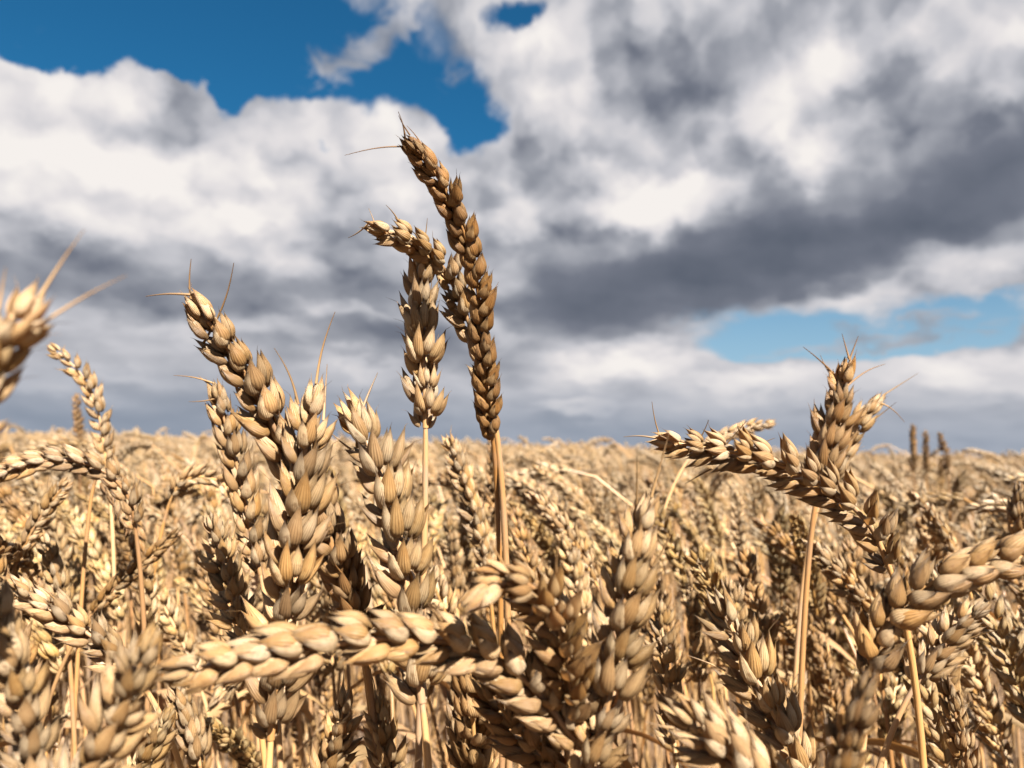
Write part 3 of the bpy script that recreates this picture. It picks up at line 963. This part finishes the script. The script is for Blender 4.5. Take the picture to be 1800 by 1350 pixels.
from mathutils import Euler
records = []
for i, (r, x, y) in enumerate(infr):
    ki, rz, tx, ty, sc = place(x, y, i)
    M = Matrix.Translation((x, y, 0)) @ Euler((tx, ty, rz)).to_matrix().to_4x4() @ Matrix.Scale(sc, 4)
    P = PROTOS[ki]
    for _ in range(14):                               # ears that would stand over the skyline are not in the photograph
        hi = min(project(M @ m[0].translation)[1] for m in P['spots'][::4])
        if hi > 800:
            break
        sc -= .015
        M = Matrix.Translation((x, y, 0)) @ Euler((tx, ty, rz)).to_matrix().to_4x4() @ Matrix.Scale(sc, 4)
    mid = M @ P['spots'][len(P['spots']) // 2][0].translation
    tip = M @ P['spots'][-1][0].translation
    records.append((r, M, ki, sc, project(mid), project(tip)))

ANCHORS = [(60, 560, "high blurred ear at left edge"), (150, 700, "thin arching ear at left"), (110, 815, "ear bent level at left"),
           (390, 720, "slim ear beside the leaning ear"), (520, 880, "upright ear with standing awn"), (690, 940, "pale ear with plump husks"),
           (742, 870, "upright pale ear's bare stalk"), (872, 890, "tallest ear's stalk"), (990, 930, "nodding ear in mid field"),
           (1110, 1010, "tall blurred front ear"), (1230, 790, "sharp horizontal ear's tip"), (1400, 850, "sharp horizontal ear's middle"),
           (1470, 760, "brown upright ear at right"), (1550, 980, "sharp horizontal ear's base"), (1640, 900, "slanting ear near right edge"),
           (1700, 1010, "thick ear at right edge"), (1627, 790, "three dark skyline ears"), (1330, 1190, "pale slanting ear below centre"),
           (600, 1140, "level front ear"), (120, 1100, "pale slanting ear at left"), (230, 1230, "blurred ear at bottom left"), (1690, 1290, "slim ear in bottom right corner"),
           (280, 980, "dark slanting ear at left"), (830, 1290, "rough ear at bottom centre"), (1790, 920, "half hidden right edge ear")]


def stand_label(rec):
    r, M, ki, sc, pm, pt = rec
    pose = PROTOS[ki]['pose']
    tint = PROTOS[ki]['tint']
    tone = "pale" if tint[0] > 1.01 else ("brownish" if tint[0] < .96 else "golden")
    ax, ay, an = min(ANCHORS, key=lambda a: math.hypot(pm[0] - a[0], (pm[1] - a[1]) * 1.3))
    dx, dy = pm[0] - ax, pm[1] - ay
    if abs(dx) > abs(dy):
        side = "left of" if dx < 0 else "right of"
    else:
        side = "above" if dy < 0 else "below"
    dist = math.hypot(dx, dy)
    near_w = "just" if dist < 60 else ("far" if dist > 150 else "some way")
    size = "small" if r > .85 else ("medium" if r > .6 else "larger")
    return f"{size} {tone} {pose} ear {near_w} {side} the {an}"


labels = [stand_label(r) for r in records]
# where several would share a label, say which of them: by their order across or up the picture
for lab in set(labels):
    same = [i for i, l in enumerate(labels) if l == lab]
    n = len(same)
    if n < 2:
        continue
    xs = [records[i][4][0] for i in same]
    ys = [records[i][4][1] for i in same]
    across = max(xs) - min(xs) >= max(ys) - min(ys)
    same.sort(key=lambda i: records[i][4][0 if across else 1])
    ends = ("leftmost", "rightmost", "from left") if across else ("highest", "lowest", "from top")
    for k, i in enumerate(same):
        w = ends[0] if k == 0 else ends[1] if k == n - 1 else ("middle" if n == 3 else ("second", "third", "fourth", "fifth", "sixth", "seventh", "eighth")[k - 1] + " " + ends[2])
        labels[i] = lab.replace(" ear ", " ear, " + w + ", ", 1)
for i, (rec, lab) in enumerate(zip(records, labels)):
    r, M, ki, sc, pm, pt = rec
    P = PROTOS[ki]
    qq = random.Random(i + 500)
    g = 0.94 + qq.random() * 0.14
    t3 = P['tint']
    col = (t3[0] * g, t3[1] * g, t3[2] * g, 1)
    t = bpy.data.objects.new("wheat_plant", None)
    t.empty_display_size = .01
    COL.objects.link(t)
    t.matrix_world = M
    t['label'], t['category'], t['group'] = lab, "wheat", "wheat plants of the stand behind the front ears"
    mesh_obj("stem", P['stem'], t, None, col)
    if r < 0.62:
        e = mesh_obj("ear", P['rachis'], t, None, col)
        for m, s, me in P['spots']:
            mesh_obj("spikelet", me, e, m @ Matrix.Scale(s, 4), col)
    else:
        mesh_obj("ear", P['ear'], t, None, col)
    if i % 3:
        mesh_obj("leaf", P['leaf'], t, None, col)

# ------------------------------------------------------------------ the rest of the field: one object, uncountable
pts, rots, scl, idx = [], [], [], []
q = random.Random(2024)
for (r, x, y) in rest:
    if r > R_SWITCH + 0.02 and abs(math.atan2(x, y)) < half:
        continue                                      # filled by the sampling below
    if r < 0.34 and y > -0.05:
        continue
    pts.append((x, y)); 
r_in = R_SWITCH
N_FAR = 30000
# radial density falling with distance
rs = np.linspace(r_in, 30.0, 400)
dens = np.array([stand_density(v) for v in rs]) * rs
cdf = np.cumsum(dens); total = cdf[-1] * (rs[1] - rs[0]) * 2 * R(42)
cdf /= cdf[-1]
n_take = int(min(total, 46000))
for i in range(n_take):
    r = float(np.interp(q.random(), cdf, rs))
    a = q.uniform(-R(42), R(42))
    pts.append((r * math.sin(a), r * math.cos(a)))
# the stand beside and behind the viewer
for i in range(2600):
    r = math.sqrt(q.uniform(1.0 ** 2, 2.6 ** 2))
    a = q.uniform(R(42), R(318))
    pts.append((r * math.sin(a), r * math.cos(a)))
pm = bpy.data.meshes.new("wheat_field")
n = len(pts)
co = np.zeros((n, 3), np.float32)
ro = np.zeros((n, 3), np.float32)
sc_ = np.zeros(n, np.float32)
ix_ = np.zeros(n, np.int32)
for i, (x, y) in enumerate(pts):
    ki, rz, tx, ty, sc = place(x, y, i + 5000)
    r = math.hypot(x, y)
    co[i] = (x, y, 0)
    ro[i] = (tx, ty, rz)
    sc_[i] = sc
    ix_[i] = ki
pm.vertices.add(n)
pm.vertices.foreach_set('co', co.ravel())
for nm, tp, arr in (("rot", 'FLOAT_VECTOR', ro), ("siz", 'FLOAT', sc_), ("kind_index", 'INT', ix_)):
    at_ = pm.attributes.new(nm, tp, 'POINT')
    at_.data.foreach_set('vector' if tp == 'FLOAT_VECTOR' else 'value', arr.ravel())
fo = mesh_obj("wheat_field", pm)
fo['label'] = "dense ripe wheat stretching away to the horizon behind the front ears"
fo['category'] = "wheat field"
fo['kind'] = "stuff"
ng = bpy.data.node_groups.new("scatter_wheat", 'GeometryNodeTree')
ng.interface.new_socket(name="Geometry", in_out='INPUT', socket_type='NodeSocketGeometry')
ng.interface.new_socket(name="Geometry", in_out='OUTPUT', socket_type='NodeSocketGeometry')
gi, go = ng.nodes.new('NodeGroupInput'), ng.nodes.new('NodeGroupOutput')
iop = ng.nodes.new('GeometryNodeInstanceOnPoints')
ci = ng.nodes.new('GeometryNodeCollectionInfo')
ci.inputs['Collection'].default_value = FIELD
ci.inputs['Separate Children'].default_value = True
ci.inputs['Reset Children'].default_value = True


def named(nm, tp):
    a = ng.nodes.new('GeometryNodeInputNamedAttribute')
    a.data_type = tp
    a.inputs['Name'].default_value = nm
    return a.outputs['Attribute']


e2r = ng.nodes.new('FunctionNodeEulerToRotation')
ng.links.new(named("rot", 'FLOAT_VECTOR'), e2r.inputs[0])
ng.links.new(gi.outputs[0], iop.inputs['Points'])
ng.links.new(ci.outputs[0], iop.inputs['Instance'])
iop.inputs['Pick Instance'].default_value = True
ng.links.new(named("kind_index", 'INT'), iop.inputs['Instance Index'])
ng.links.new(e2r.outputs[0], iop.inputs['Rotation'])
ng.links.new(named("siz", 'FLOAT'), iop.inputs['Scale'])
ng.links.new(iop.outputs[0], go.inputs[0])
md = fo.modifiers.new("scatter", 'NODES')
md.node_group = ng

# ------------------------------------------------------------------ ground and the far canopy
me = bpy.data.meshes.new("ground")
S = 3000
me.from_pydata([(-S, -S, 0), (S, -S, 0), (S, S, 0), (-S, S, 0)], [], [(0, 1, 2, 3)])
me.materials.append(soil_material())
g = mesh_obj("ground", me)
g['kind'] = "structure"
g['label'] = "brown field soil under the wheat"

# far away the ears merge into one rough canopy
mb = MB()
q = np.random.RandomState(4)
rr = np.concatenate([np.linspace(24, 60, 120), np.geomspace(61, 2500, 60)])
aa = np.linspace(-R(48), R(48), 400)
zz = 0.775 + q.normal(0, 0.022, (len(rr), len(aa)))
zz[0] -= 0.1
P3 = np.stack([rr[:, None] * np.sin(aa)[None, :], rr[:, None] * np.cos(aa)[None, :], zz], -1)
uv = np.zeros((len(rr), len(aa), 2))
mb.grid(P3, uv, False)
fc = mesh_obj("wheat_canopy", mb.mesh("wheat_canopy", [canopy_material()]))
fc['kind'] = "stuff"
fc['label'] = "far wheat merging into one tan strip along the horizon"
fc['category'] = "wheat field"
